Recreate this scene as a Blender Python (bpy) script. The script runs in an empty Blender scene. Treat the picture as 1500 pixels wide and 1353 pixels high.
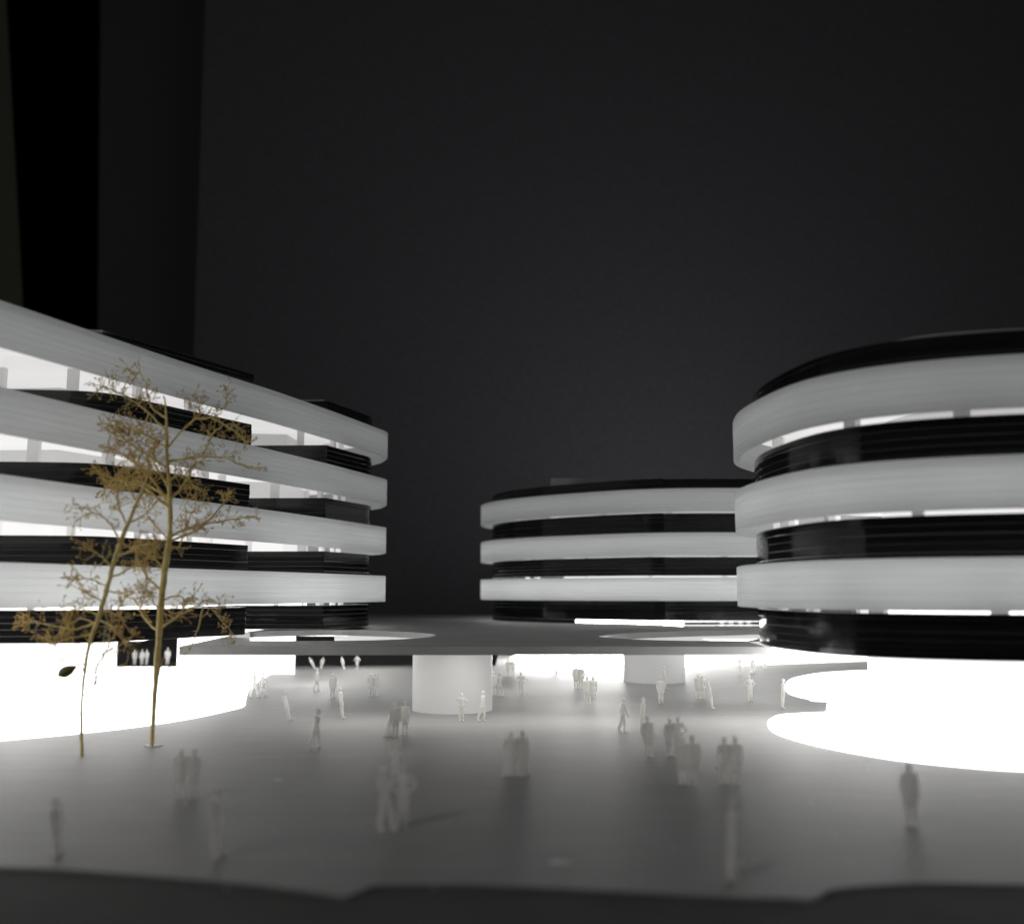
import bpy, bmesh, math, random
from mathutils import Vector, Matrix
random.seed(7)
S = 0.01                      # everything below is written in centimetres of the real model (about 1:100)
CAMH, FPX, HOR = 6.6, 1500.0, 868.0
PITCH = math.atan((HOR-676.5)/FPX)

# ------------------------------------------------------------------ camera, world, exposure
sc = bpy.context.scene
cd = bpy.data.cameras.new('camera'); cam = bpy.data.objects.new('camera', cd); sc.collection.objects.link(cam)
cam.location = (0, 0, CAMH*S); cam.rotation_euler = (math.pi/2+PITCH, 0, 0)
cd.sensor_width = 36; cd.lens = 36; cd.clip_start = 0.004; cd.clip_end = 30
cd.dof.use_dof = True; cd.dof.focus_distance = 0.60; cd.dof.aperture_fstop = 8.8
sc.camera = cam
w = bpy.data.worlds.new('World'); sc.world = w; w.use_nodes = True
bg = w.node_tree.nodes['Background']; bg.inputs[0].default_value = (0.9, 0.95, 1.0, 1); bg.inputs[1].default_value = 0.025
sc.view_settings.view_transform = 'Standard'; sc.view_settings.look = 'None'
sc.view_settings.exposure = 0; sc.view_settings.gamma = 1
sc.render.engine = 'CYCLES'
cy = sc.cycles; cy.max_bounces = 6; cy.diffuse_bounces = 4; cy.glossy_bounces = 3; cy.transmission_bounces = 4; cy.caustics_reflective = False; cy.caustics_refractive = False
# the dim room light behind the photographer's left shoulder
la = bpy.data.lights.new('room_light', 'AREA'); la.shape = 'DISK'; la.size = 0.5; la.energy = 7.0; la.color = (1.0, 0.985, 0.96)
lo = bpy.data.objects.new('room_light', la); sc.collection.objects.link(lo); lo.location = (-1.1, -1.2, 1.15)
lo.rotation_euler = (Vector((0.05, 0.7, 0.05))-Vector(lo.location)).to_track_quat('-Z', 'Y').to_euler()
C = sc.collection

# ------------------------------------------------------------------ helpers
def ray(u, v):
    dx = (u-750)/FPX; dz = (676.5-v)/FPX
    c, s = math.cos(PITCH), math.sin(PITCH)
    return Vector((dx, c-dz*s, s+dz*c))
def PZ(u, v, z=0.0):
    r = ray(u, v); t = (z-CAMH)/r.z
    return Vector((r.x*t, r.y*t, z))
def PY(u, v, y):
    r = ray(u, v); t = y/r.y
    return Vector((r.x*t, y, CAMH+r.z*t))

def nodes(name):
    m = bpy.data.materials.new(name); m.use_nodes = True
    nt = m.node_tree; b = nt.nodes['Principled BSDF']
    return m, nt, b, nt.nodes['Material Output']
def noise(nt, scale, map_scale=(1, 1, 1), detail=4, rough=0.6):
    tc = nt.nodes.new('ShaderNodeTexCoord'); mp = nt.nodes.new('ShaderNodeMapping'); mp.inputs['Scale'].default_value = map_scale
    n = nt.nodes.new('ShaderNodeTexNoise'); n.inputs['Scale'].default_value = scale; n.inputs['Detail'].default_value = detail; n.inputs['Roughness'].default_value = rough
    nt.links.new(tc.outputs['Object'], mp.inputs[0]); nt.links.new(mp.outputs[0], n.inputs['Vector'])
    return n
def ramp(nt, src, stops):
    r = nt.nodes.new('ShaderNodeValToRGB'); nt.links.new(src, r.inputs[0])
    e = r.color_ramp.elements
    for i, (p, c) in enumerate(stops):
        if i < 2: e[i].position = p; e[i].color = (*c, 1)
        else: q = e.new(p); q.color = (*c, 1)
    return r
def bump(nt, src, b, strength, dist):
    k = nt.nodes.new('ShaderNodeBump'); k.inputs['Strength'].default_value = strength; k.inputs['Distance'].default_value = dist
    nt.links.new(src, k.inputs['Height']); nt.links.new(k.outputs[0], b.inputs['Normal']); return k
def g(v, warm=0.0): return (v*(1+warm), v, v*(1-warm))

def mat_simple(name, lo, hi, scale, rough=0.6, map_scale=(1, 1, 1), bumps=0.0, bdist=0.0002, transl=0.0, spec=0.5, tcol=(0.85, 0.84, 0.8)):
    m, nt, b, out = nodes(name)
    n = noise(nt, scale, map_scale)
    r = ramp(nt, n.outputs[0], [(0.3, lo), (0.7, hi)])
    nt.links.new(r.outputs[0], b.inputs['Base Color'])
    b.inputs['Roughness'].default_value = rough; b.inputs['Specular IOR Level'].default_value = spec
    k = bump(nt, n.outputs[0], b, bumps, bdist) if bumps else None
    if transl:
        t = nt.nodes.new('ShaderNodeBsdfTranslucent'); mx = nt.nodes.new('ShaderNodeMixShader'); mx.inputs[0].default_value = transl
        tm = nt.nodes.new('ShaderNodeMix'); tm.data_type = 'RGBA'; tm.blend_type = 'MULTIPLY'; tm.inputs[0].default_value = 1
        nt.links.new(r.outputs[0], tm.inputs[6]); tm.inputs[7].default_value = (*tcol, 1)
        nt.links.new(tm.outputs[2], t.inputs[0])
        nt.links.new(b.outputs[0], mx.inputs[1]); nt.links.new(t.outputs[0], mx.inputs[2]); nt.links.new(mx.outputs[0], out.inputs[0])
    return m
def mat_glow(name, col, strength, scale=60, base=0.64):
    m, nt, b, out = nodes(name)
    b.inputs['Base Color'].default_value = (0.8, 0.8, 0.8, 1); b.inputs['Roughness'].default_value = 0.5
    n = noise(nt, scale); r = ramp(nt, n.outputs[0], [(0.25, g(base*.94)), (0.75, g(base*1.06))]); nt.links.new(r.outputs[0], b.inputs['Base Color'])
    b.inputs['Emission Color'].default_value = (*col, 1); b.inputs['Emission Strength'].default_value = strength
    return m

WHITE_BAND = mat_simple('brushed_white_acrylic', g(0.74, -.006), g(0.88, -.006), 1.0, 0.5, (14, 14, 2600), 0.12, 0.0001, 0.68, tcol=(.99, 1, 1))
SLAB = mat_simple('white_acrylic_sheet', g(0.74, .01), g(0.8, .01), 40, 0.5)
BLACK = mat_simple('gloss_black_acrylic', g(0.004), g(0.012), 1.0, 0.09, (12, 12, 900), 0.06, 0.0002, spec=.32)
UNDER = mat_simple('grey_base_card', g(.34), g(.4), 60, .7)
ROOFM = mat_simple('grey_roof_card', g(0.20), g(0.26), 60, 0.7)
PLAZA = mat_simple('matt_white_board', g(0.25, .008), g(0.285, .008), 40, 0.52, (.8, 3, 1), bumps=0.03, bdist=0.0004, spec=.5)
CANOPY = mat_simple('grey_white_board', g(0.34, .005), g(0.42, .005), 40, 0.6, (1, 1, 1), 0.05, 0.0004)
PANE = mat_glow('added_pane_glow', (0.99, 1.0, 0.98), 0.52, 90)  # glow added so the canopy openings look lit
COLUMN = mat_glow('column_added_glow', (1, .985, .95), .08, 30)  # weak glow added to the columns to lift their tone
PERSON = mat_simple('white_resin_figure', g(0.86, .01), g(0.92, .01), 200, 0.5, transl=0.58, tcol=(1, 1, .98))
TABLE = mat_simple('dark_table', g(0.24), g(0.3), 20, 0.6)
GLUE = mat_simple('dried_glue', g(0.75), g(0.85), 300, 0.3, transl=0.3)
SHEET = mat_simple('charcoal_backdrop_paper', (.056, .055, .062), (.088, .087, .095), 260, 0.95, (1, 1, .35), 0.2, 0.001, spec=0.1)
SHEET2 = mat_simple('dark_backdrop_cloth', g(0.044, -.02), g(0.06, -.02), 260, 0.95, (1, 1, .35), 0.2, 0.001, spec=0.1)
SHEET3 = mat_simple('olive_backdrop_cloth', (0.07, 0.068, 0.05), (0.09, 0.087, 0.065), 260, 0.95, (1, 1, .35), spec=0.1)
VOIDM = mat_simple('black_velvet', g(0.002), g(0.003), 100, 1.0, spec=0.0)
BARK = mat_simple('dried_ochre_stem', (0.62, 0.48, 0.16), (0.88, 0.73, 0.33), 350, 0.65, bumps=0.4, bdist=0.0003)
TWIG = mat_simple('dried_ochre_twig', (0.68, 0.56, 0.2), (0.92, 0.81, 0.4), 300, 0.7, transl=0.35, tcol=(0.9, 0.7, 0.4))
BUD = mat_simple('rust_bud', (0.40, 0.22, 0.06), (0.7, 0.54, 0.2), 500, 0.6)
LEAF = mat_simple('dry_olive_leaf', (0.10, 0.07, 0.02), (0.2, 0.15, 0.05), 400, 0.6, transl=0.3)
DUST = mat_simple('pale_dust', g(0.7), g(0.8), 200, 0.8)

class MB:
    def __init__(self): self.v = []; self.f = []
    def add(self, verts, faces):
        o = len(self.v); self.v += [tuple(p) for p in verts]; self.f += [tuple(i+o for i in f) for f in faces]
    def box(self, x0, x1, y0, y1, z0, z1):
        self.add([(x0,y0,z0),(x1,y0,z0),(x1,y1,z0),(x0,y1,z0),(x0,y0,z1),(x1,y0,z1),(x1,y1,z1),(x0,y1,z1)],
                 [(0,3,2,1),(4,5,6,7),(0,1,5,4),(1,2,6,5),(2,3,7,6),(3,0,4,7)])
    def tube(self, pts, rads, n=6):
        pts = [Vector(p) for p in pts]; rings = []
        for i, p in enumerate(pts):
            d = (pts[min(i+1, len(pts)-1)]-pts[max(i-1, 0)])
            if d.length < 1e-9: d = Vector((0, 0, 1))
            d.normalize(); a = d.cross(Vector((0, 1, 0.13))).normalized(); b = d.cross(a)
            rings.append([p+(a*math.cos(2*math.pi*k/n)+b*math.sin(2*math.pi*k/n))*rads[i] for k in range(n)])
        vs = [q for r in rings for q in r]; fs = []
        for i in range(len(rings)-1):
            for k in range(n):
                fs.append((i*n+k, i*n+(k+1) % n, (i+1)*n+(k+1) % n, (i+1)*n+k))
        fs.append(tuple(range(n-1, -1, -1))); fs.append(tuple((len(rings)-1)*n+k for k in range(n)))
        self.add(vs, fs)
    def prism(self, poly, z0, z1):
        n = len(poly)
        self.add([(p[0], p[1], z0) for p in poly]+[(p[0], p[1], z1) for p in poly],
                 [tuple(range(n-1, -1, -1)), tuple(range(n, 2*n))]+[(i, (i+1) % n, n+(i+1) % n, n+i) for i in range(n)])
    def octa(self, c, r):
        x, y, z = c
        self.add([(x+r,y,z),(x-r,y,z),(x,y+r,z),(x,y-r,z),(x,y,z+r*1.25),(x,y,z-r)],
                 [(0,2,4),(2,1,4),(1,3,4),(3,0,4),(2,0,5),(1,2,5),(3,1,5),(0,3,5)])
    def sweep(self, path, closed, prof):
        """closed profile [(outward offset, z)] swept along a counter-clockwise path"""
        n = len(path); nr = normals(path, closed); m = len(prof)
        vs = [(path[i][0]+nr[i][0]*o, path[i][1]+nr[i][1]*o, z) for i in range(n) for o, z in prof]; fs = []
        for i in range(n if closed else n-1):
            j = (i+1) % n
            for k in range(m):
                l = (k+1) % m; fs.append((i*m+k, j*m+k, j*m+l, i*m+l))
        if not closed: fs.append(tuple(range(m-1, -1, -1))); fs.append(tuple((n-1)*m+k for k in range(m)))
        self.add(vs, fs)
    def build(self, name, mat, parent=None, smooth=35, origin=None):
        me = bpy.data.meshes.new(name)
        o0 = origin or (0, 0, 0)
        me.from_pydata([((p[0]-o0[0])*S, (p[1]-o0[1])*S, (p[2]-o0[2])*S) for p in self.v], [], self.f)
        bm = bmesh.new(); bm.from_mesh(me); bmesh.ops.recalc_face_normals(bm, faces=bm.faces)
        if smooth:
            for f in bm.faces: f.smooth = True
            a = math.radians(smooth)
            for e in bm.edges:
                if len(e.link_faces) != 2 or e.calc_face_angle(0) > a: e.smooth = False
        bm.to_mesh(me); bm.free()
        me.materials.append(mat)
        ob = bpy.data.objects.new(name, me); C.objects.link(ob)
        ob.location = [c*S for c in o0]
        if parent:
            ob.parent = parent; ob.matrix_parent_inverse = Matrix.Translation(-Vector(parent.location))
        return ob
def normals(path, closed):
    n = len(path); out = []
    for i in range(n):
        ns = []
        for a, b in ((i-1, i), (i, i+1)):
            if not closed and (a < 0 or b >= n): continue
            p, q = path[a % n], path[b % n]; dx, dy = q[0]-p[0], q[1]-p[1]; l = math.hypot(dx, dy) or 1
            ns.append((dy/l, -dx/l))
        if len(ns) == 1: out.append(ns[0]); continue
        sx, sy = ns[0][0]+ns[1][0], ns[0][1]+ns[1][1]; l = math.hypot(sx, sy) or 1
        sx, sy = sx/l, sy/l; c = max(0.45, sx*ns[0][0]+sy*ns[0][1])
        out.append((sx/c, sy/c))
    return out
def offset(path, d, closed=True):
    return [(p[0]+q[0]*d, p[1]+q[1]*d) for p, q in zip(path, normals(path, closed))]
def catmull(pts, closed=True, k=8):
    n = len(pts); out = []
    for i in range(n if closed else n-1):
        if closed: a, b, c, d = (pts[(i+j) % n] for j in (-1, 0, 1, 2))
        else: a, b, c, d = pts[max(i-1, 0)], pts[i], pts[i+1], pts[min(i+2, n-1)]
        for s in range(k):
            t = s/k
            out.append(tuple(0.5*(2*b[q]+(c[q]-a[q])*t+(2*a[q]-5*b[q]+4*c[q]-d[q])*t*t+(3*b[q]-a[q]-3*c[q]+d[q])*t**3) for q in range(len(b))))
    if not closed: out.append(tuple(pts[-1]))
    return out
def fillet(pts, rads, closed=True, k=6):
    """round the corners of a polyline"""
    n = len(pts); out = []
    for i in range(n):
        r = rads[i] if isinstance(rads, (list, tuple)) else rads
        if r <= 0 or (not closed and i in (0, n-1)): out.append(pts[i]); continue
        p = Vector(pts[i]); a = (Vector(pts[i-1])-p); b = (Vector(pts[(i+1) % n])-p)
        d = min(r, a.length*.45, b.length*.45); A = p+a.normalized()*d; B = p+b.normalized()*d
        for s in range(k+1):
            t = s/k; q = A*(1-t)**2+p*2*t*(1-t)+B*t*t; out.append((q.x, q.y))
    return out
def layered(z0, z1, layers, thick, jit, groove=0.03, rnd=None):
    """profile of a wall glued up from thin layers"""
    rnd = rnd or random; pr = []; h = (z1-z0)/layers
    for i in range(layers):
        o = rnd.uniform(-jit, jit); a = z0+i*h; b = a+h
        pr += [(o-.012, a+.002), (o, a+.02), (o, b-.02), (o-.012, b-.002)]
        if i < layers-1: pr.append((-groove, b))
    return pr+[(-thick, z1), (-thick, z0)]
def empty(name, loc, label=None, cat=None, group=None):
    o = bpy.data.objects.new(name, None); C.objects.link(o); o.location = [c*S for c in loc]; o.empty_display_size = 0.01
    return tag(o, label, cat, group)
def tag(o, label=None, cat=None, group=None, kind=None):
    for k, v in (('label', label), ('category', cat), ('group', group), ('kind', kind)):
        if v: o[k] = v
    return o
def flat(poly, holes, z0, z1, name, mat, parent=None):
    """a sheet with real openings"""
    cu = bpy.data.curves.new(name, 'CURVE'); cu.dimensions = '2D'; cu.fill_mode = 'BOTH'; cu.extrude = (z1-z0)/2
    for lp in [poly]+holes:
        sp = cu.splines.new('POLY'); sp.points.add(len(lp)-1); sp.use_cyclic_u = True
        for i, p in enumerate(lp): sp.points[i].co = (p[0], p[1], 0, 1)
    t = bpy.data.objects.new('tmp', cu); C.objects.link(t)
    me = bpy.data.meshes.new_from_object(t.evaluated_get(bpy.context.evaluated_depsgraph_get()))
    bpy.data.objects.remove(t); bpy.data.curves.remove(cu)
    me.transform(Matrix.Diagonal((S, S, S, 1)) @ Matrix.Translation((0, 0, (z0+z1)/2)))
    me.name = name; me.materials.clear(); me.materials.append(mat)
    o = bpy.data.objects.new(name, me); C.objects.link(o)
    if parent: o.parent = parent; o.matrix_parent_inverse = Matrix.Translation(-Vector(parent.location))
    return o

# ------------------------------------------------------------------ backdrop, table, ground
def sheet(name, x0b, x0t, x1b, x1t, y, mat, zt=230):
    m = MB(); zb = -2.0
    m.add([(x0b, y, zb), (x1b, y, zb), (x1t, y, zt), (x0t, y, zt), (x0b, y+.3, zb), (x1b, y+.3, zb), (x1t, y+.3, zt), (x0t, y+.3, zt)],
          [(0,1,2,3),(7,6,5,4),(0,4,5,1),(1,5,6,2),(2,6,7,3),(3,7,4,0)])
    return tag(m.build(name, mat, smooth=0), kind='structure')
def xat(u, v, y): return PY(u, v, y).x
def edge(u0, v0, u1, v1, y, zb=-2.0, zt=230.0):
    a, b = PY(u0, v0, y), PY(u1, v1, y); k = (b.x-a.x)/(b.z-a.z)
    return a.x+k*(zb-a.z), a.x+k*(zt-a.z)
e1 = edge(301, 0, 285, 480, 228); sheet('backdrop', e1[0], e1[1], 260, 260, 228, SHEET)
e2 = edge(147, 0, 143, 480, 240); sheet('backdrop_curtain', e2[0], e2[1], e1[0]+30, e1[1]+30, 240, SHEET2)
e3 = edge(9, 0, 34, 460, 236); sheet('backdrop_side_panel', -330, -330, e3[0], e3[1], 236, SHEET3)
sheet('backdrop_dark_cloth', -420, -420, 0, 0, 300, VOIDM, 300)
m = MB(); m.box(-330, 330, -30, 310, -2.6, -2.01); tag(m.build('table_top', TABLE, smooth=0), kind='structure')

# the white plaza board: its front is cut into dark recesses with two tongues between them
fr = [PZ(u, v) for u, v in [(-400, 1262), (0, 1269), (150, 1276), (330, 1290), (430, 1301), (480, 1308), (505, 1312), (530, 1304), (560, 1295),
      (700, 1294), (900, 1303), (1080, 1312), (1160, 1314), (1186, 1317), (1204, 1310), (1225, 1300), (1350, 1292), (1500, 1294), (1900, 1296)]]
poly = catmull([(p.x, p.y) for p in fr], False, 3)+[(75, 45), (75, 214), (-1.5, 214), (-1.5, 95), (-70, 95), (-70, 40)]
flat(poly, [], -0.06, 0.0, 'ground', PLAZA)
ground = tag(bpy.data.objects['ground'], kind='structure')
m = MB(); m.box(-70, 80, -4, 30, -2.0, -.062); tag(m.build('lower_ground', mat_simple('charcoal_board', g(.07), g(.09), 60, .8, spec=.2), smooth=0), kind='structure')

# back-lit floors under the buildings
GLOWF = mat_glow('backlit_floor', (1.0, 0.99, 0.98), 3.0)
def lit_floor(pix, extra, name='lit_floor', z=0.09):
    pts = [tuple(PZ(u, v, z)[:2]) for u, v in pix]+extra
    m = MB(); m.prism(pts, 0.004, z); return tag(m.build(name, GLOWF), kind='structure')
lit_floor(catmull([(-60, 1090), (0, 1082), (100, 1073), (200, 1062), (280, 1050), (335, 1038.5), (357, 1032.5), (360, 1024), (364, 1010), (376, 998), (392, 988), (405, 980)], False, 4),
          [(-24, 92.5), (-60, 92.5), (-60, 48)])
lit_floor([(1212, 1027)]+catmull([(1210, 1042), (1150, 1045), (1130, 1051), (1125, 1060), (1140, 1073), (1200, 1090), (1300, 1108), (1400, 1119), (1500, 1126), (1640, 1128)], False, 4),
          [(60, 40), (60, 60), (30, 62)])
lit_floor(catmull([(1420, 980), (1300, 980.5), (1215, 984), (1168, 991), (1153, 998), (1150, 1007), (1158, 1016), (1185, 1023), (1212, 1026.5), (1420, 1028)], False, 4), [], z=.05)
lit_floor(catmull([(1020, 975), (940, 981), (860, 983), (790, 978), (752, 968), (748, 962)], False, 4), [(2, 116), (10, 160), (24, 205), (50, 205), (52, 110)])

# ------------------------------------------------------------------ buildings
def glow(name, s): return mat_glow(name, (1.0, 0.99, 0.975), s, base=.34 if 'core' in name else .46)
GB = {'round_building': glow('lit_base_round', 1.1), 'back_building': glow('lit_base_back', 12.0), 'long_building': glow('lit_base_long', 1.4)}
GS = [glow('slab_added_glow_low', 1.5), glow('slab_added_glow_second', .6), glow('slab_added_glow_third', .52), glow('slab_added_glow_top', .45)]  # glow added to the floor slabs to brighten the white bands from behind
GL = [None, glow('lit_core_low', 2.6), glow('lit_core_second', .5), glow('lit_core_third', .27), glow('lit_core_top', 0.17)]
Z0, ST = 5.95, 3.6            # underside of the lowest white band, storey height
WB = 1.9                      # height of a white band
def band_z(k): return Z0+ST*k, Z0+ST*k+WB
def white_band(path, k, root, rnd):
    a, b = band_z(k); m = MB(); m.sweep(path, True, layered(a, b, 6, 0.3, 0.006, 0.004, rnd)); return m.build('white_band', WHITE_BAND, root, 30)
def black_wall(path, closed, z0, z1, root, rnd, name='black_band'):
    m = MB(); m.sweep(path, closed, layered(z0, z1, 5, 0.28, 0.02, 0.035, rnd)); return m.build(name, BLACK, root, 30)
def slab(path, z, root, t=0.16, mat=None):
    m = MB(); m.prism(path, z, z+t); return m.build('floor_slab', mat or SLAB, root, 30)
def core(poly, z0, z1, mat, root):
    m = MB(); m.prism(poly, z0, z1); return m.build('lit_core', mat, root, 30)
def pier(x, y, sx, sy, z0, z1, root, rot=0):
    c, s = math.cos(rot), math.sin(rot)
    m = MB(); m.prism([(x+a*c-b*s, y+a*s+b*c) for a, b in ((-sx, -sy), (sx, -sy), (sx, sy), (-sx, sy))], z0, z1); return m.build('pier', SLAB, root, 0)
def along(path, step, start=0.0):
    out = []; acc = -start; n = len(path)
    for i in range(n):
        a, b = Vector(path[i]), Vector(path[(i+1) % n]); L = (b-a).length; d = b-a
        while acc+L >= step and L > 0:
            t = (step-acc)/L; p = a+d*t; out.append((p.x, p.y, math.atan2(d.y, d.x))); a = p; d = b-a; L = d.length; acc = 0
        acc += L
    return out
def building(name, label, band, blacks, nb, cores, root_loc, base_z, seed, pier_path, pier_step, roof_top, base_core=None, gap=0.18, visible=lambda x, y: True):
    rnd = random.Random(seed)
    root = empty(name, root_loc, label, 'building model')
    inner = offset(band, -0.32)
    foot = []
    for path, closed in blacks: foot += [p for p in path if not foot or math.dist(p, foot[-1]) > .02]
    slab(offset(foot, -.06), base_z-0.02, root, mat=UNDER if name != 'back_building' else None)
    for k in range(nb):
        a, b = band_z(k)
        white_band(band, k, root, rnd)
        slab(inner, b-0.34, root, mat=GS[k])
        lo = base_z if k == 0 else band_z(k-1)[1]-0.16
        hi = a-gap
        if name == 'back_building' and k == 1: lo += .30
        for path, closed in blacks: black_wall(path, closed, lo+.002, hi, root, rnd)
        zlo = base_z+.14 if k == 0 else band_z(k-1)[1]-0.18
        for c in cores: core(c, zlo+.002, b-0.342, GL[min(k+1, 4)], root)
        for i, (x, y, r) in enumerate(along(pier_path, pier_step, (k*1.7) % pier_step)):
            if visible(x, y): pier(x, y, rnd.choice((.16, .22, .3)), .16, zlo+.001, b-0.341, root, r)
    top = band_z(nb-1)[1]
    for path, closed in blacks: black_wall(path, closed, top-0.16, roof_top, root, rnd, 'roof_parapet')
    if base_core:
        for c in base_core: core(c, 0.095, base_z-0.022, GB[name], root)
    return root

# round building on the right
r_band = catmull([(10.75, 48.6), (10.95, 43.6), (11.95, 39.9), (14.2, 37.4), (18.2, 35.7), (24, 34.9), (31, 35.4), (37, 39), (40, 46), (38.5, 54), (32, 60), (24, 61.5), (16.5, 59), (12.2, 54)], True, 10)
def circ(cx, cy, rx, ry=None, n=48): return [(cx+rx*math.cos(2*math.pi*i/n), cy+(ry or rx)*math.sin(2*math.pi*i/n)) for i in range(n)]
r_blk = offset(r_band, -1.0)
right = building('round_building', 'drum-shaped black and white banded building at the right edge, nearest of the two drums', r_band, [(r_blk, True)], 3,
         [circ(25.5, 48.5, 7.6, 6.6)], (25, 48, 0), 4.2, 3, offset(r_band, -2.0), 4.3, 16.15, [circ(26.2, 51, 8.4, 7.6)], gap=0.1)
FILLR = mat_glow('unseen_fill_glow_round', (1, .985, .96), 6.0)  # unseen glowing panels added under the drum to brighten the ground behind it
for x, y in ((13.8, 50), (14.6, 54), (17.5, 57), (22, 59), (15.5, 46)):
    m = MB(); m.box(x-1.2, x+1.2, y-1.2, y+1.2, 4.15, 4.178); m.build('unseen_fill_panel', FILLR, right, 0)
slab(offset(r_band, -1.35), 15.9, right, .12, ROOFM).name = 'roof'
m = MB(); m.sweep(offset(r_band, -5), True, [(0, 16.03), (0, 17.2), (-.2, 17.2), (-.2, 16.03)]); m.build('roof_upstand', ROOFM, right)

# round building at the back
m_band = catmull([(-3.05, 101.5), (-2.2, 96.5), (.3, 92.2), (4.6, 87.9), (11.3, 83.6), (18.5, 82.9), (28, 84), (36, 90), (38.5, 100), (33, 110), (18, 114), (4, 111.5), (-1.6, 107)], True, 8)
mi = offset(m_band, -1.15)
cut0 = min(range(len(mi)), key=lambda i: abs(mi[i][0]-12.3)+abs(mi[i][1]-84.6))
end = min(range(len(mi)), key=lambda i: abs(mi[i][0]-30)+abs(mi[i][1]-110))
front = mi[end:]+mi[:cut0+1]
back = [(mi[cut0][0]+.01, mi[cut0][1]+.3)]+offset(m_band, -1.75)[cut0+1:end+1]
mid = building('back_building', 'low drum-shaped black and white banded building at the back, beyond the grey canopy', m_band, [(front, False), (back, False)], 3,
         [circ(17, 99, 12, 9)], (17, 99, 0), 4.35, 5, offset(m_band, -2.8), 6.1, 16.0, [circ(8.5, 102, 8.3, 5)], gap=0.0)
pl = [p for p in front if p[1] < 108 and p[0] < 92/1500*p[1]]
black_wall(pl, False, 4.003, 4.332, mid, random.Random(1), 'plinth')
slab(offset(m_band, -2.6), 15.7, mid, .12, ROOFM).name = 'roof'
m = MB(); m.box(3.5, 20, 91, 108, 15.83, 16.75); m.build('roof_box', ROOFM, mid, 0)

# long building on the left: saw-tooth black walls behind straight white bands
l_band = fillet([(-21.0, 42.0), (-17.2, 53.2), (-14.6, 59.6), (-11.9, 67.8), (-9.3, 76.8), (-10.6, 81.5), (-26, 92), (-60, 92), (-60, 34), (-24.2, 33)], [0, 3, 3, 3, 1.1, 3, 3, 3, 1, 1])
l_band = l_band
A = fillet([(-58.5, 52), (-25, 49.6), (-20.4, 50.2), (-15.5, 60.5), (-19, 61.6)], [0, 3, 1.6, .15, 0], False)
B = fillet([(-19, 61.6), (-18.4, 69.2), (-12.6, 69.0)], [0, .15, 0], False)
Cw = fillet([(-12.6, 69.0), (-10.35, 75.6), (-11.6, 80.3), (-26.2, 90.6), (-58.5, 90.6)], [0, 1.2, 2.5, 2, 0], False)
D = [(-58.5, 90.6), (-58.5, 52)]
left = building('long_building', 'long four-band black and white building at the left, behind the two dried trees', l_band, [(A, False), (B, False), (Cw, False)], 4,
         [[(-56, 60), (-26, 58), (-22.4, 66), (-22.8, 74.5), (-16.8, 75.5), (-16.5, 83), (-27, 87), (-56, 87)]], (-30, 68, 0), 4.2, 11,
         fillet([(-50, 54.5), (-24.5, 52.6), (-21.8, 53.6), (-18.0, 60.4), (-20.8, 63), (-20.2, 70.8), (-14, 70.8), (-12.4, 75.4), (-14, 80), (-27, 87.5), (-50, 88)], .5), 3.7, 19.6,
         [[(-60, 84), (-31.9, 84), (-34.9, 91.5), (-60, 91.5)], [(-27.05, 84), (-17.5, 84), (-19.1, 91.5), (-27.05, 91.5)]])
for poly_, z in (([(-57, 53.5), (-25, 49.9), (-20.7, 50.5), (-16.2, 60.0), (-19.6, 61.4), (-19.6, 89.5), (-57, 89.5)], 19.61), ([(-18.2, 69.5), (-12.9, 69.3), (-11.0, 75.2), (-12.9, 79.3), (-18.2, 83)], 19.61)):
    slab(poly_, z, left, .16, ROOFM).name = 'roof'
FILLB = mat_glow('unseen_fill_glow_base', (1, .985, .96), 4.0)  # added panels, out of sight, brightening the ground before the long building
for x, y in ((-38, 53.6), (-31, 53.2), (-24.5, 52.6), (-20.3, 54.2), (-18.3, 58.2)):
    m = MB(); m.box(x-1.3, x+1.3, y-1.3, y+1.3, 4.15, 4.178); m.build('unseen_fill_panel', FILLB, left, 0)

# ------------------------------------------------------------------ canopy
def hp(pix, z=4.0): return [tuple(PZ(u, v, z)[:2]) for u, v in pix]
hole1 = hp(catmull([(366, 938.2), (440, 938.5), (550, 937.2), (610, 934.5), (636, 931), (634, 928.5), (600, 925.5), (540, 923), (490, 922.3), (420, 923), (366, 924.5)], False, 4))
hole2 = hp(catmull([(880, 932.5), (884, 930.8), (920, 927), (985, 924.3), (1060, 922.5), (1128, 922), (1128, 938), (1060, 938.3), (1000, 938), (930, 936)], True, 4))
hole3 = hp([(842, 911.5), (900, 912.5), (965, 914.5), (1000, 917), (1130, 917)])+[(26, 108), (6, 108)]
can = empty('canopy', (-2, 70, 0), 'flat grey canopy slab on thick round columns linking the buildings', 'canopy')
flat([(-16.2, 50.6), (12.45, 50.6), (12.6, 56), (22, 72), (45, 82), (48, 122), (-17.5, 122), (-17.8, 70)], [hole1, hole2, hole3], 3.6, 4.0, 'canopy_slab', CANOPY, can)
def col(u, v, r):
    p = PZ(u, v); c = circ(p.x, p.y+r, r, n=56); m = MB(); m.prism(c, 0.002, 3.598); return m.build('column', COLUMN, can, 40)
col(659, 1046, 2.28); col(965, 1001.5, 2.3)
FILLM = mat_glow('unseen_fill_glow', (1, .97, .93), 2.2)  # hidden panels added under the canopy to light the plaza
FILLS = mat_glow('unseen_fill_glow_strong', (1, .985, .96), 5.5)  # stronger added glow for the unseen panels on the canopy's left side
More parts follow.
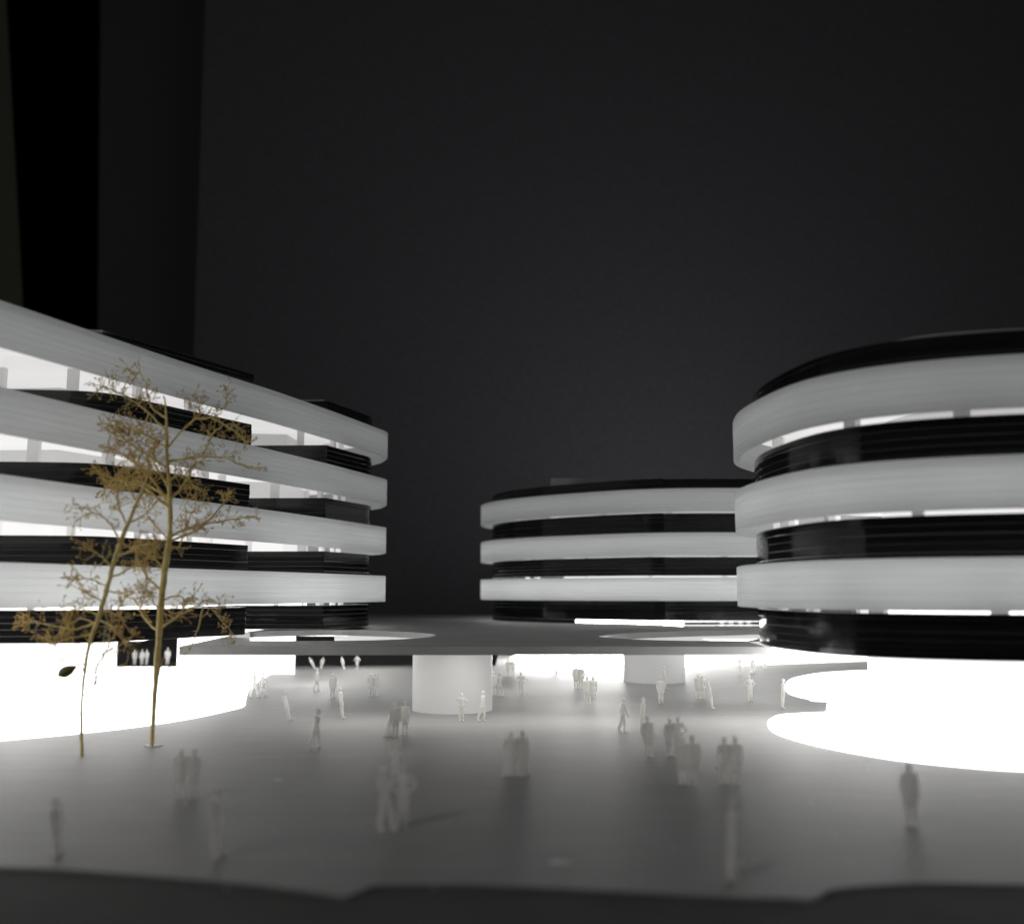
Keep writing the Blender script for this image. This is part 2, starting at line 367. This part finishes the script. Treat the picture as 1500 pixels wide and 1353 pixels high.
for x, y in ((-13.5, 76), (-13, 82.5), (-12.5, 89), (-7.5, 80), (-1.8, 70), (-3, 86), (5, 62), (5, 74), (5, 92), (11, 54.5), (15, 66), (-7.5, 54), (-1.5, 54), (4.5, 54)):
    m = MB(); m.box(x-2.4, x+2.4, y-2.4, y+2.4, 3.565, 3.597); m.build('unseen_fill_panel', FILLM if x > -10 else FILLS, can, 0)
p1 = hp([(490, 939), (640, 939), (645, 930), (600, 921), (490, 921)], 3.55)  # made-up glowing panes that fill the canopy openings
m = MB(); m.prism(p1, 3.5, 3.58); m.build('added_glow_pane', PANE, can, 0)
p2 = hp([(872, 933), (985, 939.5), (985, 921), (900, 924)], 3.55); m = MB(); m.prism(p2, 3.5, 3.58); m.build('added_glow_pane', PANE, can, 0)
p3 = hp([(985.6, 939.5), (1140, 939.5), (1140, 920), (985.6, 921)], 3.55); m = MB(); m.prism(p3, 3.46, 3.57); m.build('added_glow_pane', PANE, can, 0)

# ------------------------------------------------------------------ dried twig trees
def tree(name, label, depth, trunk, tr_r, branches, seed, leaf=None, glue=False, dens=1.0):
    rnd = random.Random(seed); px = depth/FPX
    base = PZ(*trunk[0]); depth = base.y; px = depth/FPX
    root = empty(name, (base.x, base.y, 0), label, 'tree')
    def to3(poly, y0, dy):
        n = len(poly); return [PY(p[0], p[1], y0+dy*(i/max(1, n-1))) for i, p in enumerate(poly)]
    tp = catmull(trunk, False, 5); t3 = [PY(u+rnd.uniform(-.5, .5), v, depth) for u, v in tp]; t3[0].z = 0.0
    n = len(t3); rr = []
    for i in range(n):
        t = i/(n-1); k = t*(len(tr_r)-1); a = int(min(k, len(tr_r)-2)); rr.append((tr_r[a]*(1-(k-a))+tr_r[a+1]*(k-a))*.86*px*rnd.uniform(.9, 1.1))
    m = MB(); m.tube(t3, rr, 8); m.build('trunk', BARK, root, 60)
    tw = MB(); bd = MB()
    def twig(p, d, L, r, lev):
        segs = 3; pts = [p]; q = p; dd = d.copy()
        for s in range(segs):
            dd = (dd+Vector((rnd.gauss(0, .28), rnd.gauss(0, .28), rnd.gauss(.04, .28)))).normalized(); q = q+dd*(L/segs); pts.append(q)
        tw.tube(pts, [r, r*.85, r*.7, r*.5], 4)
        if rnd.random() < .85: bd.octa(pts[-1], rnd.uniform(.8, 1.5)*px)
        if rnd.random() < .5: bd.octa(pts[2], rnd.uniform(.9, 1.7)*px)
        if lev > 0:
            for q, k in ((pts[1], .75), (pts[2], .7), (pts[3], .6)):
                if rnd.random() < .8:
                    ax = Vector((rnd.gauss(0, 1), rnd.gauss(0, .8), rnd.gauss(0, 1))).normalized()
                    twig(q, (d+ax*.95).normalized(), L*k*rnd.uniform(.6, 1.05), r*.75, lev-1)
        else:   # tiny leaf scales at the tips
            for s in range(2):
                if rnd.random() < .55:
                    a = pts[-1]; e = (d+Vector((rnd.gauss(0, .8), rnd.gauss(0, .8), rnd.gauss(0, .8)))).normalized()*rnd.uniform(3, 7)*px
                    sd = e.cross(Vector((rnd.gauss(0, 1), rnd.gauss(0, 1), rnd.gauss(0, 1)))).normalized()*rnd.uniform(.7, 1.5)*px
                    th = e.cross(sd).normalized()*.25*px
                    tw.add([a, a+e*.5+sd, a+e, a+e*.5-sd, a+e*.45+th, a+e*.45-th], [(0,1,4),(1,2,4),(2,3,4),(3,0,4),(1,0,5),(2,1,5),(3,2,5),(0,3,5)])
    for bi, br in enumerate(branches):
        poly, r0, dn, lev = br
        if lev > 1: lev = 1; dn *= 1.15
        cp = catmull(poly, False, 4); L = sum(math.dist(cp[i], cp[i+1]) for i in range(len(cp)-1))
        dy = rnd.uniform(-.55, .55)*L*px
        pts = to3(cp, depth, dy)
        pts = [pts[0]]+[p+Vector((rnd.gauss(0, .7), rnd.gauss(0, 1.5), rnd.gauss(0, .7)))*px for p in pts[1:]]
        bm_ = MB(); bm_.tube(pts, [max(.55, r0*(1-.65*i/(len(pts)-1)))*px for i in range(len(pts))], 6); bm_.build('branch', BARK, root, 60)
        cnt = int(L/7*dn*dens*1.0)
        for s in range(cnt):
            t = rnd.uniform(.18, 1.0); k = t*(len(pts)-1); a = min(int(k), len(pts)-2); p = pts[a].lerp(pts[a+1], k-a)
            d = (pts[a+1]-pts[a]).normalized(); sx = Vector((rnd.gauss(0, 1), rnd.gauss(0, .8), rnd.gauss(.25, 1))).normalized()
            twig(p, (d*.7+sx).normalized(), rnd.uniform(11, 27)*px*(1.1-.3*t)*(1.25 if lev > 1 else 1), .58*px, lev)
        for i in range(2, len(pts)-1, 3): bd.octa(pts[i], 1.8*px)
    tag(tw.build('twigs', TWIG, root, 0), kind='stuff'); tag(bd.build('buds', BUD, root, 0), kind='stuff')
    if leaf:
        (u0, v0), (u1, v1), wd = leaf; a, b = PY(u0, v0, depth-.3), PY(u1, v1, depth-.5); m = MB(); d = b-a; s = Vector((-d.z, 0, d.x)).normalized(); N = 9; vs = []; 
        for i in range(N+1):
            t = i/N; c = a+d*t; hw = wd*px*math.sin(math.pi*min(1, t*.96+.02))**.7*(.55+.6*t); vs += [c+s*hw+Vector((0, .12, 0)), c+Vector((0, -.10*math.sin(math.pi*t)-.03, 0)), c-s*hw+Vector((0, .05, 0)), c+Vector((0, .03, 0))]
        fs = []
        for i in range(N):
            for k in range(4): fs.append((i*4+k, i*4+(k+1) % 4, i*4+4+(k+1) % 4, i*4+4+k))
        m.add(vs, fs); m.build('leaf', LEAF, root, 60)
    if glue:
        m = MB(); pts = [(base.x+(.32+.09*math.sin(3*a+1)+.05*math.sin(5*a))*math.cos(a), base.y+(.30+.07*math.cos(2*a))*math.sin(a)) for a in [2*math.pi*i/28 for i in range(28)]]
        m.prism(pts, 0.003, .05); m.build('glue_spot', GLUE, root, 40)
    return root

tree('dried_tree', 'taller dried ochre twig tree, the right one of the two, in a spot of glue', 44,
  [(222, 1093), (224, 1060), (227, 1015), (230, 975), (233, 925), (238, 865), (245, 810), (249, 782), (249, 740), (246, 690), (244, 640), (243, 600), (240, 580)],
  [3.6, 3.6, 4.2, 5.6, 5.4, 5.2, 5.6, 4.6, 4.2, 3.6, 2.8, 1.8, 1.0],
  [([(250, 785), (275, 775), (300, 768), (330, 763), (360, 757), (380, 759)], 1.9, .9, 1),
   ([(249, 792), (285, 778), (310, 757), (328, 737), (338, 720)], 2.0, 1.5, 1),
   ([(247, 676), (272, 672), (296, 669), (331, 672), (360, 683), (390, 686)], 2.2, .8, 1),
   ([(296, 669), (304, 650), (314, 634), (332, 622), (350, 626), (359, 648)], 1.7, 1.2, 1),
   ([(246, 655), (268, 628), (289, 611), (293, 592), (283, 578)], 1.7, 1.2, 1),
   ([(286, 613), (310, 612), (326, 601), (333, 578)], 1.3, 1.1, 1),
   ([(310, 612), (335, 625), (355, 640), (362, 652)], 1.2, 1.0, 1),
   ([(249, 742), (225, 703), (192, 674), (162, 655)], 2.2, 1.9, 2),
   ([(249, 745), (213, 716), (172, 702), (142, 690)], 2.2, 1.9, 2),
   ([(248, 735), (266, 712), (282, 692), (286, 672)], 2.0, 2.0, 2),
   ([(247, 715), (232, 690), (224, 664), (228, 640)], 2.0, 2.4, 2),
   ([(246, 705), (262, 695), (275, 700), (285, 715)], 1.6, 1.8, 1),
   ([(249, 730), (205, 705), (175, 715), (155, 712)], 1.7, 2.0, 2),
   ([(244, 655), (222, 642), (190, 627), (166, 630)], 1.8, 2.0, 2),
   ([(244, 632), (216, 602), (187, 582), (162, 570), (148, 566)], 1.7, 1.3, 1),
   ([(243, 612), (222, 596), (215, 572), (209, 551), (196, 546), (186, 557)], 1.6, 1.6, 1),
   ([(245, 685), (203, 658), (180, 642), (162, 620)], 1.8, 2.0, 2),
   ([(218, 605), (208, 630), (198, 650)], 1.3, 1.6, 1),
   ([(238, 866), (217, 846), (203, 822), (196, 800)], 1.9, 1.5, 1),
   ([(242, 835), (225, 818), (205, 806), (188, 800)], 1.6, 1.6, 1),
   ([(247, 800), (262, 800), (270, 780), (285, 745), (288, 728)], 1.7, 1.4, 1),
   ([(248, 790), (228, 770), (215, 750), (210, 735)], 1.6, 1.1, 1),
   ([(237, 880), (258, 872), (272, 880), (285, 872)], 1.4, 1.4, 1),
   ([(234, 922), (257, 905), (284, 890), (302, 880), (322, 885)], 1.9, 1.4, 1),
   ([(302, 882), (322, 905), (346, 934)], 1.2, 1.1, 1),
   ([(298, 886), (290, 920), (277, 950), (253, 986)], 1.2, .35, 0),
   ([(233, 925), (211, 905), (200, 882), (184, 872)], 1.7, 1.3, 1),
   ([(236, 895), (222, 880), (214, 862), (205, 856)], 1.4, 1.3, 1),
   ([(230, 988), (236, 972), (243, 960)], 1.8, .4, 0)], 21, glue=True)
tree('dried_tree', 'shorter leaning dried ochre twig tree with one broad leaf, at the left', 42,
  [(120, 1107), (119, 1060), (120, 1022), (125, 975), (133, 935), (144, 905), (156, 865), (165, 830), (175, 800), (187, 768), (200, 738), (213, 706), (224, 680)],
  [3.4, 2.8, 2.4, 2.8, 3.4, 4.0, 4.2, 4.0, 4.0, 3.4, 2.8, 2.2, 1.3],
  [([(120, 1024), (140, 1001), (160, 981), (186, 972)], 1.0, .3, 0),
   ([(138, 1004), (142, 975), (156, 955), (160, 928)], 2.0, .6, 1),
   ([(158, 953), (170, 945), (190, 940)], 1.1, .8, 1),
   ([(123, 984), (118, 976), (111, 975)], 1.0, .0, 0),
   ([(126, 974), (98, 968), (70, 963), (52, 962)], .8, .7, 0),
   ([(142, 911), (112, 921), (80, 916), (50, 910), (34, 912)], 1.6, 1.2, 2),
   ([(135, 930), (105, 934), (76, 945)], 1.4, 1.1, 2),
   ([(140, 914), (116, 905), (85, 930), (62, 936)], 1.4, 1.1, 2),
   ([(145, 902), (121, 890), (98, 896)], 1.5, 1.8, 1),
   ([(151, 882), (128, 868), (108, 858)], 1.5, 1.5, 1),
   ([(148, 892), (174, 902), (190, 925)], 1.5, 1.8, 1),
   ([(144, 906), (165, 920), (186, 946)], 1.5, 1.8, 1),
   ([(165, 832), (150, 816), (134, 806), (124, 800)], 1.5, 1.5, 1),
   ([(158, 858), (130, 848), (106, 850)], 1.4, 1.4, 1),
   ([(161, 846), (190, 832), (214, 817), (232, 802)], 1.7, 1.8, 1),
   ([(170, 816), (198, 803), (226, 795)], 1.6, 1.8, 1),
   ([(156, 866), (182, 868), (205, 862), (220, 868)], 1.4, 1.5, 1),
   ([(177, 797), (164, 770), (136, 750), (107, 737)], 1.5, .9, 1),
   ([(136, 750), (118, 758), (106, 772), (104, 790)], .9, .7, 0),
   ([(188, 766), (203, 760), (222, 745), (230, 732)], 1.6, 1.2, 1),
   ([(186, 770), (176, 748), (172, 725), (180, 700)], 1.6, 1.6, 1),
   ([(200, 738), (190, 715), (172, 700)], 1.5, 1.8, 1),
   ([(210, 712), (202, 690), (190, 672)], 1.4, 2.0, 2)], 33, leaf=((111, 975), (84, 990), 9))

# ------------------------------------------------------------------ little white people
def person_mesh(kind):
    """one continuous body, 1.70 cm tall, facing -y"""
    me = bpy.data.meshes.new('tmp'); bm = bmesh.new()
    def ell(c, r):
        q = bmesh.ops.create_icosphere(bm, subdivisions=2, radius=1)['verts']
        for v in q: v.co = Vector((v.co.x*r[0]+c[0], v.co.y*r[1]+c[1], v.co.z*r[2]+c[2]))
    def limb(pts, rs, fx=1.0, fy=1.0, n=10):
        rings = []; pts = [Vector(p) for p in pts]
        for i, p in enumerate(pts):
            d = (pts[min(i+1, len(pts)-1)]-pts[max(0, i-1)]).normalized(); a = d.cross(Vector((0, 1, 0)))
            if a.length < .1: a = Vector((1, 0, 0))
            a.normalize(); b = d.cross(a)
            rings.append([bm.verts.new(p+a*rs[i]*fx*math.cos(2*math.pi*k/n)+b*rs[i]*fy*math.sin(2*math.pi*k/n)) for k in range(n)])
        for i in range(len(rings)-1):
            for k in range(n): bm.faces.new((rings[i][k], rings[i][(k+1) % n], rings[i+1][(k+1) % n], rings[i+1][k]))
        bm.faces.new(rings[0][::-1]); bm.faces.new(rings[-1])
    st = {'walk': .17, 'stride': .12}.get(kind, .0)
    # legs, feet
    for s in (-1, 1):
        f = s*st; hip = (s*.085, 0, .86); kn = (s*.09, -f*.75-.02*(st > 0), .46); an = (s*.095, -f+.03*(f < 0), .07)
        if kind == 'lean': an = (s*.10, .0, .07)
        limb([hip, kn, (an[0], an[1], .27), an], [.105, .078, .074, .05])
        ell((an[0]+s*.01, an[1]-.06, .04), (.055, .125, .045))
    # trunk
    limb([(0, 0, .80), (0, 0, .92), (0, .0, 1.06), (0, 0, 1.22), (0, .01, 1.36), (0, .01, 1.42)], [.15, .165, .148, .178, .19, .10], 1.0, .62, 14)
    limb([(0, .01, 1.36), (0, -.005, 1.50)], [.062, .056])
    ell((0, -.01, 1.585), (.078, .094, .115)); ell((0, .02, 1.605), (.084, .088, .10)); ell((0, -.10, 1.575), (.014, .022, .024))
    if kind == 'hair': ell((0, .05, 1.54), (.10, .08, .14))
    if kind == 'hat': limb([(0, 0, 1.63), (0, 0, 1.65)], [.14, .14], 1, 1, 14); ell((0, 0, 1.68), (.09, .10, .07))
    if kind in ('coat', 'hat'): limb([(0, 0, 1.30), (0, .0, 1.0), (0, .0, .82), (0, 0, .60)], [.17, .172, .19, .205], 1, .72, 14)
    if kind in ('skirt', 'hair'): limb([(0, 0, 1.0), (0, 0, .8), (0, 0, .5)], [.15, .18, .23], 1, .75, 14)
    if kind == 'robe': limb([(0, 0, 1.3), (0, .0, .9), (0, .0, .45), (0, 0, .02)], [.17, .19, .24, .33], 1, .7, 14)
    # arms
    def arm(s, el, wr, hd):
        sh = (s*.185, .01, 1.36)
        ell(sh, (.07, .07, .07)); limb([sh, el, wr], [.066, .055, .038]); ell(el, (.055, .055, .055)); ell(hd, (.034, .05, .062))
        ell((hd[0]-s*.035, hd[1]-.03, hd[2]+.01), (.014, .016, .035))
    for s in (-1, 1):
        if kind == 'hips': arm(s, (s*.37, .05, 1.12), (s*.20, -.03, .96), (s*.17, -.05, .95))
        elif kind == 'folded': arm(s, (s*.24, -.03, 1.09), (-s*.02, -.17, 1.13), (-s*.07, -.16, 1.14))
        elif kind in ('walk', 'stride'): arm(s, (s*.235, s*st*.7, 1.10), (s*.235, s*st*1.2-.05, .88), (s*.23, s*st*1.3-.06, .81))
        elif kind == 'bag' and s == 1: arm(s, (.25, -.02, 1.10), (.27, -.02, .86), (.27, -.02, .79)); ell((.29, -.02, .60), (.06, .13, .14))
        elif kind == 'phone' and s == 1: arm(s, (.25, -.06, 1.12), (.14, -.16, 1.34), (.11, -.13, 1.45))
        else: arm(s, (s*.245, .02, 1.09), (s*.245, -.03, .86), (s*.235, -.045, .78))
    bm.to_mesh(me); bm.free()
    o = bpy.data.objects.new('tmp', me); C.objects.link(o)
    r = o.modifiers.new('r', 'REMESH'); r.mode = 'VOXEL'; r.voxel_size = .022
    sm = o.modifiers.new('s', 'SMOOTH'); sm.iterations = 3; sm.factor = .5
    out = bpy.data.meshes.new_from_object(o.evaluated_get(bpy.context.evaluated_depsgraph_get()))
    bpy.data.objects.remove(o); bpy.data.meshes.remove(me)
    zmin = min(v.co.z for v in out.vertices); zmax = max(v.co.z for v in out.vertices); k = 1.7/(zmax-zmin)
    out.transform(Matrix.Diagonal((S*k*1.0, S*k*1.05, S*k, 1)) @ Matrix.Translation((0, 0, -zmin)))
    for p in out.polygons: p.use_smooth = True
    out.name = 'person_'+kind; out.materials.append(PERSON); return out
PM = {}
def person(u, v, h, kind, rot, lean, label, z=0.0, group='white model people on the plaza'):
    if kind not in PM: PM[kind] = person_mesh(kind)
    p = PZ(u, v, z); k = h*p.y/FPX/1.7; k = max(.62, min(1.22, k))
    o = bpy.data.objects.new('person', PM[kind]); C.objects.link(o)
    o.location = (p.x*S, p.y*S, (z+.001)*S); o.scale = (k,)*3
    o.rotation_mode = 'XYZ'
    o.rotation_euler = (Matrix.Rotation(math.radians(lean), 3, 'Y') @ Matrix.Rotation(math.radians(rot), 3, 'Z')).to_euler()
    return tag(o, label, 'person', group)
F = 0.09
PEOPLE = [
 # under the long building, in front of the dark gap
 (197, 973.5, 22, 'stand', 20, 0, 'bright white figure in the dark gap, leftmost of those behind the trees', F),
 (207.5, 973.5, 22, 'coat', 0, 0, 'bright white figure in the dark gap, left one of the close pair behind the trees', F),
 (214.5, 973.5, 22, 'stand', -20, 0, 'bright white figure in the dark gap, right one of the close pair behind the trees', F),
 (245, 974, 25, 'coat', 10, 0, 'bright white figure alone right of the taller tree trunk, in the dark gap', F),
 (372, 1021, 36, 'walk', 70, 0, 'pale striding figure below the canopy left end, left one of a walking pair', 0),
 (384, 1021, 35, 'walk', 110, 0, 'pale striding figure below the canopy left end, right one of a walking pair', 0),
 (424, 1055, 42, 'coat', 90, -13, 'broad white figure leaning left, at the edge of the left glow', 0),
 (462, 980, 19.5, 'coat', 70, -28, 'bright white figure tilted steeply left against the dark strip', F),
 (470, 980, 15, 'stand', 20, 10, 'smallest bright figure, right beside the steeply tilted one', F),
 (504, 980, 18.5, 'coat', 60, -12, 'bright white figure slightly tilted against the dark strip, middle one', F),
 (523, 980, 20, 'hips', 10, 0, 'bright white figure with hands on hips against the dark strip', F),
 (463, 1012, 33, 'stride', 95, 3, 'pale figure in side view below the bright figures, walking', 0),
 (487, 1022, 35, 'coat', 25, 0, 'pale standing figure facing the camera left of the thick column', 0),
 (502, 1052, 44, 'stand', 90, -6, 'pale side-on figure leaning left, left of the thick column', 0),
 (543, 1019, 32, 'coat', 10, 0, 'left one of the close pair standing just left of the thick column', 0),
 (550.5, 1019, 32, 'stand', -10, 0, 'right one of the close pair standing just left of the thick column', 0),
 (460, 1096, 55, 'stride', 80, 5, 'grey side-view figure alone on the left half of the plaza', 0),
 (568, 1078, 48, 'robe', 80, 12, 'pale leaning figure, left one of the trio before the thick column', 0),
 (579, 1079, 50, 'coat', 10, 0, 'dark-headed figure, middle one of the trio before the thick column', 0),
 (593, 1077, 49, 'coat', -15, 0, 'right one of the trio before the thick column', 0),
 (676, 1056, 40, 'hips', 0, 0, 'pale figure with bent arms in front of the thick column', 0),
 (705, 1056, 43, 'stride', 70, 4, 'grey side-view figure at the right edge of the thick column', 0),
 (579, 1134, 58, 'stand', 15, 0, 'pale slim figure right behind the blurred front pair', 0),
 (567, 1217, 88, 'stride', 60, -4, 'blurred front figure, left one of the pair at centre left', 0),
 (589, 1211, 86, 'hips', 0, 0, 'blurred front figure with elbow out, right one of the pair at centre left', 0),
 (723, 1018, 34, 'coat', 20, 0, 'left one of the pale pair right beside the thick column', 0),
 (732, 1020, 34, 'walk', 60, 0, 'right one of the pale pair right beside the thick column, walking', 0),
 (744, 990, 24, 'coat', 0, 0, 'left one of the tiny far pair at the left end of the far glow', 0),
 (751, 990, 24, 'stand', 0, 0, 'right one of the tiny far pair at the left end of the far glow', 0),
 (763, 1018, 33, 'hips', 0, 0, 'pale lone figure with bent arms below the far glow', 0),
 (815, 986, 27, 'stand', 90, -12, 'thin side-on far figure leaning left in the middle of the far glow', 0),
 (844, 1008, 34, 'coat', 15, 0, 'left one of the farther pair at the middle of the plaza', 0),
 (851, 1008, 33, 'stand', -15, 0, 'right one of the farther pair at the middle of the plaza', 0),
 (860, 1028, 36, 'coat', 10, 0, 'left one of the nearer pair left of the paler column', 0),
 (869, 1028, 36, 'hair', -10, 0, 'right one of the nearer pair left of the paler column', 0),
 (968, 1030, 38, 'coat', 15, 0, 'grey figure standing before the paler column', 0),
 (975, 1009, 33, 'stand', 90, -4, 'thin white side-on figure beside the paler column', 0),
 (1023, 1023, 35, 'coat', 0, 0, 'left one of the overlapping pair right of the paler column', 0),
 (1029, 1023, 33, 'stand', 0, 0, 'right one of the overlapping pair right of the paler column', 0),
 (1044, 1038, 40, 'stand', 90, -9, 'thin side-on figure leaning left, next to the overlapping pair', 0),
 (911, 1072, 49, 'stride', 90, 4, 'thin side-on figure, left one of two parallel ones at centre right', 0),
 (939, 1073, 50, 'stand', 90, 5, 'thin side-on figure, right one of two parallel ones at centre right', 0),
 (951, 1109, 58, 'coat', 20, -2, 'grey single figure left of the dark group at centre right', 0),
 (980, 1108, 55, 'coat', 30, 2, 'dark figure in a long coat, left one of the rear pair of the group', 0),
 (992, 1108, 57, 'hips', -10, 2, 'dark figure with elbow out, right one of the rear pair of the group', 0),
 (1000, 1148, 65, 'coat', 20, 0, 'left one of the front pair of the dark group at centre right', 0),
 (1015, 1150, 70, 'coat', -15, 0, 'right one of the front pair of the dark group, its tallest', 0),
 (1062, 1148, 66, 'bag', 190, 0, 'left one of the dark pair nearest the right glow', 0),
 (1078, 1149, 67, 'skirt', -10, 0, 'right one of the dark pair nearest the right glow', 0),
 (1099, 1026, 36, 'hips', 10, 0, 'pale figure with hands on hips left of the right glow', 0),
 (1084, 989, 28, 'phone', 10, 0, 'tiny pale far figure under the right end of the canopy', 0),
 (1103, 986, 23, 'robe', 0, 0, 'tiny robe-shaped far figure under the canopy corner', 0),
 (1120, 981, 21, 'stand', 90, 2, 'tiny thin far figure just right of the canopy corner', 0),
 (1146, 1037, 42, 'stand', 90, 4, 'thin side-on figure at the left tip of the right glow', 0),
 (1233, 1060, 33, 'stand', 90, -2, 'faint figure standing inside the right glow', F),
 (1335, 1209, 87, 'coat', 10, 0, 'dark lone figure in the open at the right front', 0),
 (1071, 1288, 110, 'stand', 90, 4, 'large blurred pale side-on figure at the front, right of centre', 0),
 (263, 1169, 69, 'coat', 15, 0, 'dark blurred figure, left one of the pair below the trees', 0),
 (282, 1169, 69, 'coat', -10, 0, 'dark blurred figure, right one of the pair below the trees', 0),
 (317, 1257, 100, 'stand', 90, -3, 'large blurred white side-on figure at the left front', 0),
 (84, 1250, 77, 'stand', 85, -5, 'dark blurred figure at the far left front', 0),
 (748, 1137, 62, 'robe', 0, 0, 'left one of the pale pair alone at the centre of the plaza', 0),
 (765, 1137, 65, 'robe', 20, 0, 'right one of the pale pair alone at the centre of the plaza', 0),
 (1058, 918.0, 13, 'coat', 0, 0, 'tiny bright figure under the back building, first from the left', F),
 (1071, 918.0, 11, 'coat', 0, 0, 'tiny bright figure under the back building, second from the left', F),
 (1085, 918.0, 13, 'coat', 0, 0, 'tiny bright figure under the back building, third from the left', F),
 (1097, 918.0, 12, 'coat', 0, 0, 'tiny bright figure under the back building, nearest the round building', F),
]
for u, v, h, kind, rot, lean, label, z in PEOPLE: person(u, v, h, kind, rot, lean, label, z)

# ------------------------------------------------------------------ crumbs and dust on the board
m = MB(); rnd = random.Random(5)
for i in range(260):
    u, v = rnd.uniform(-50, 1550), 1010+300*rnd.random()**1.2; p = PZ(u, v, 0.006)
    m.octa((p.x, p.y, .012), rnd.choice((.008, .012, .016, .03)))
tag(m.build('dust_crumbs', DUST, smooth=0), 'pale dust crumbs scattered over the plaza board', 'dust', kind='stuff')
for u, v, a in ((820, 1263, .25), (407, 1142, .16)):
    p = PZ(u, v); mb = MB(); r2 = random.Random(u)
    mb.prism([(p.x+a*(1+.3*r2.random())*math.cos(t), p.y+a*.7*(1+.3*r2.random())*math.sin(t)) for t in [2*math.pi*i/12 for i in range(12)]], .003, .012)
    tag(mb.build('paper_scrap', DUST, smooth=0), 'pale scrap on the board at the front centre' if u > 600 else 'tiny pale scrap on the board right of the trees', 'scrap')
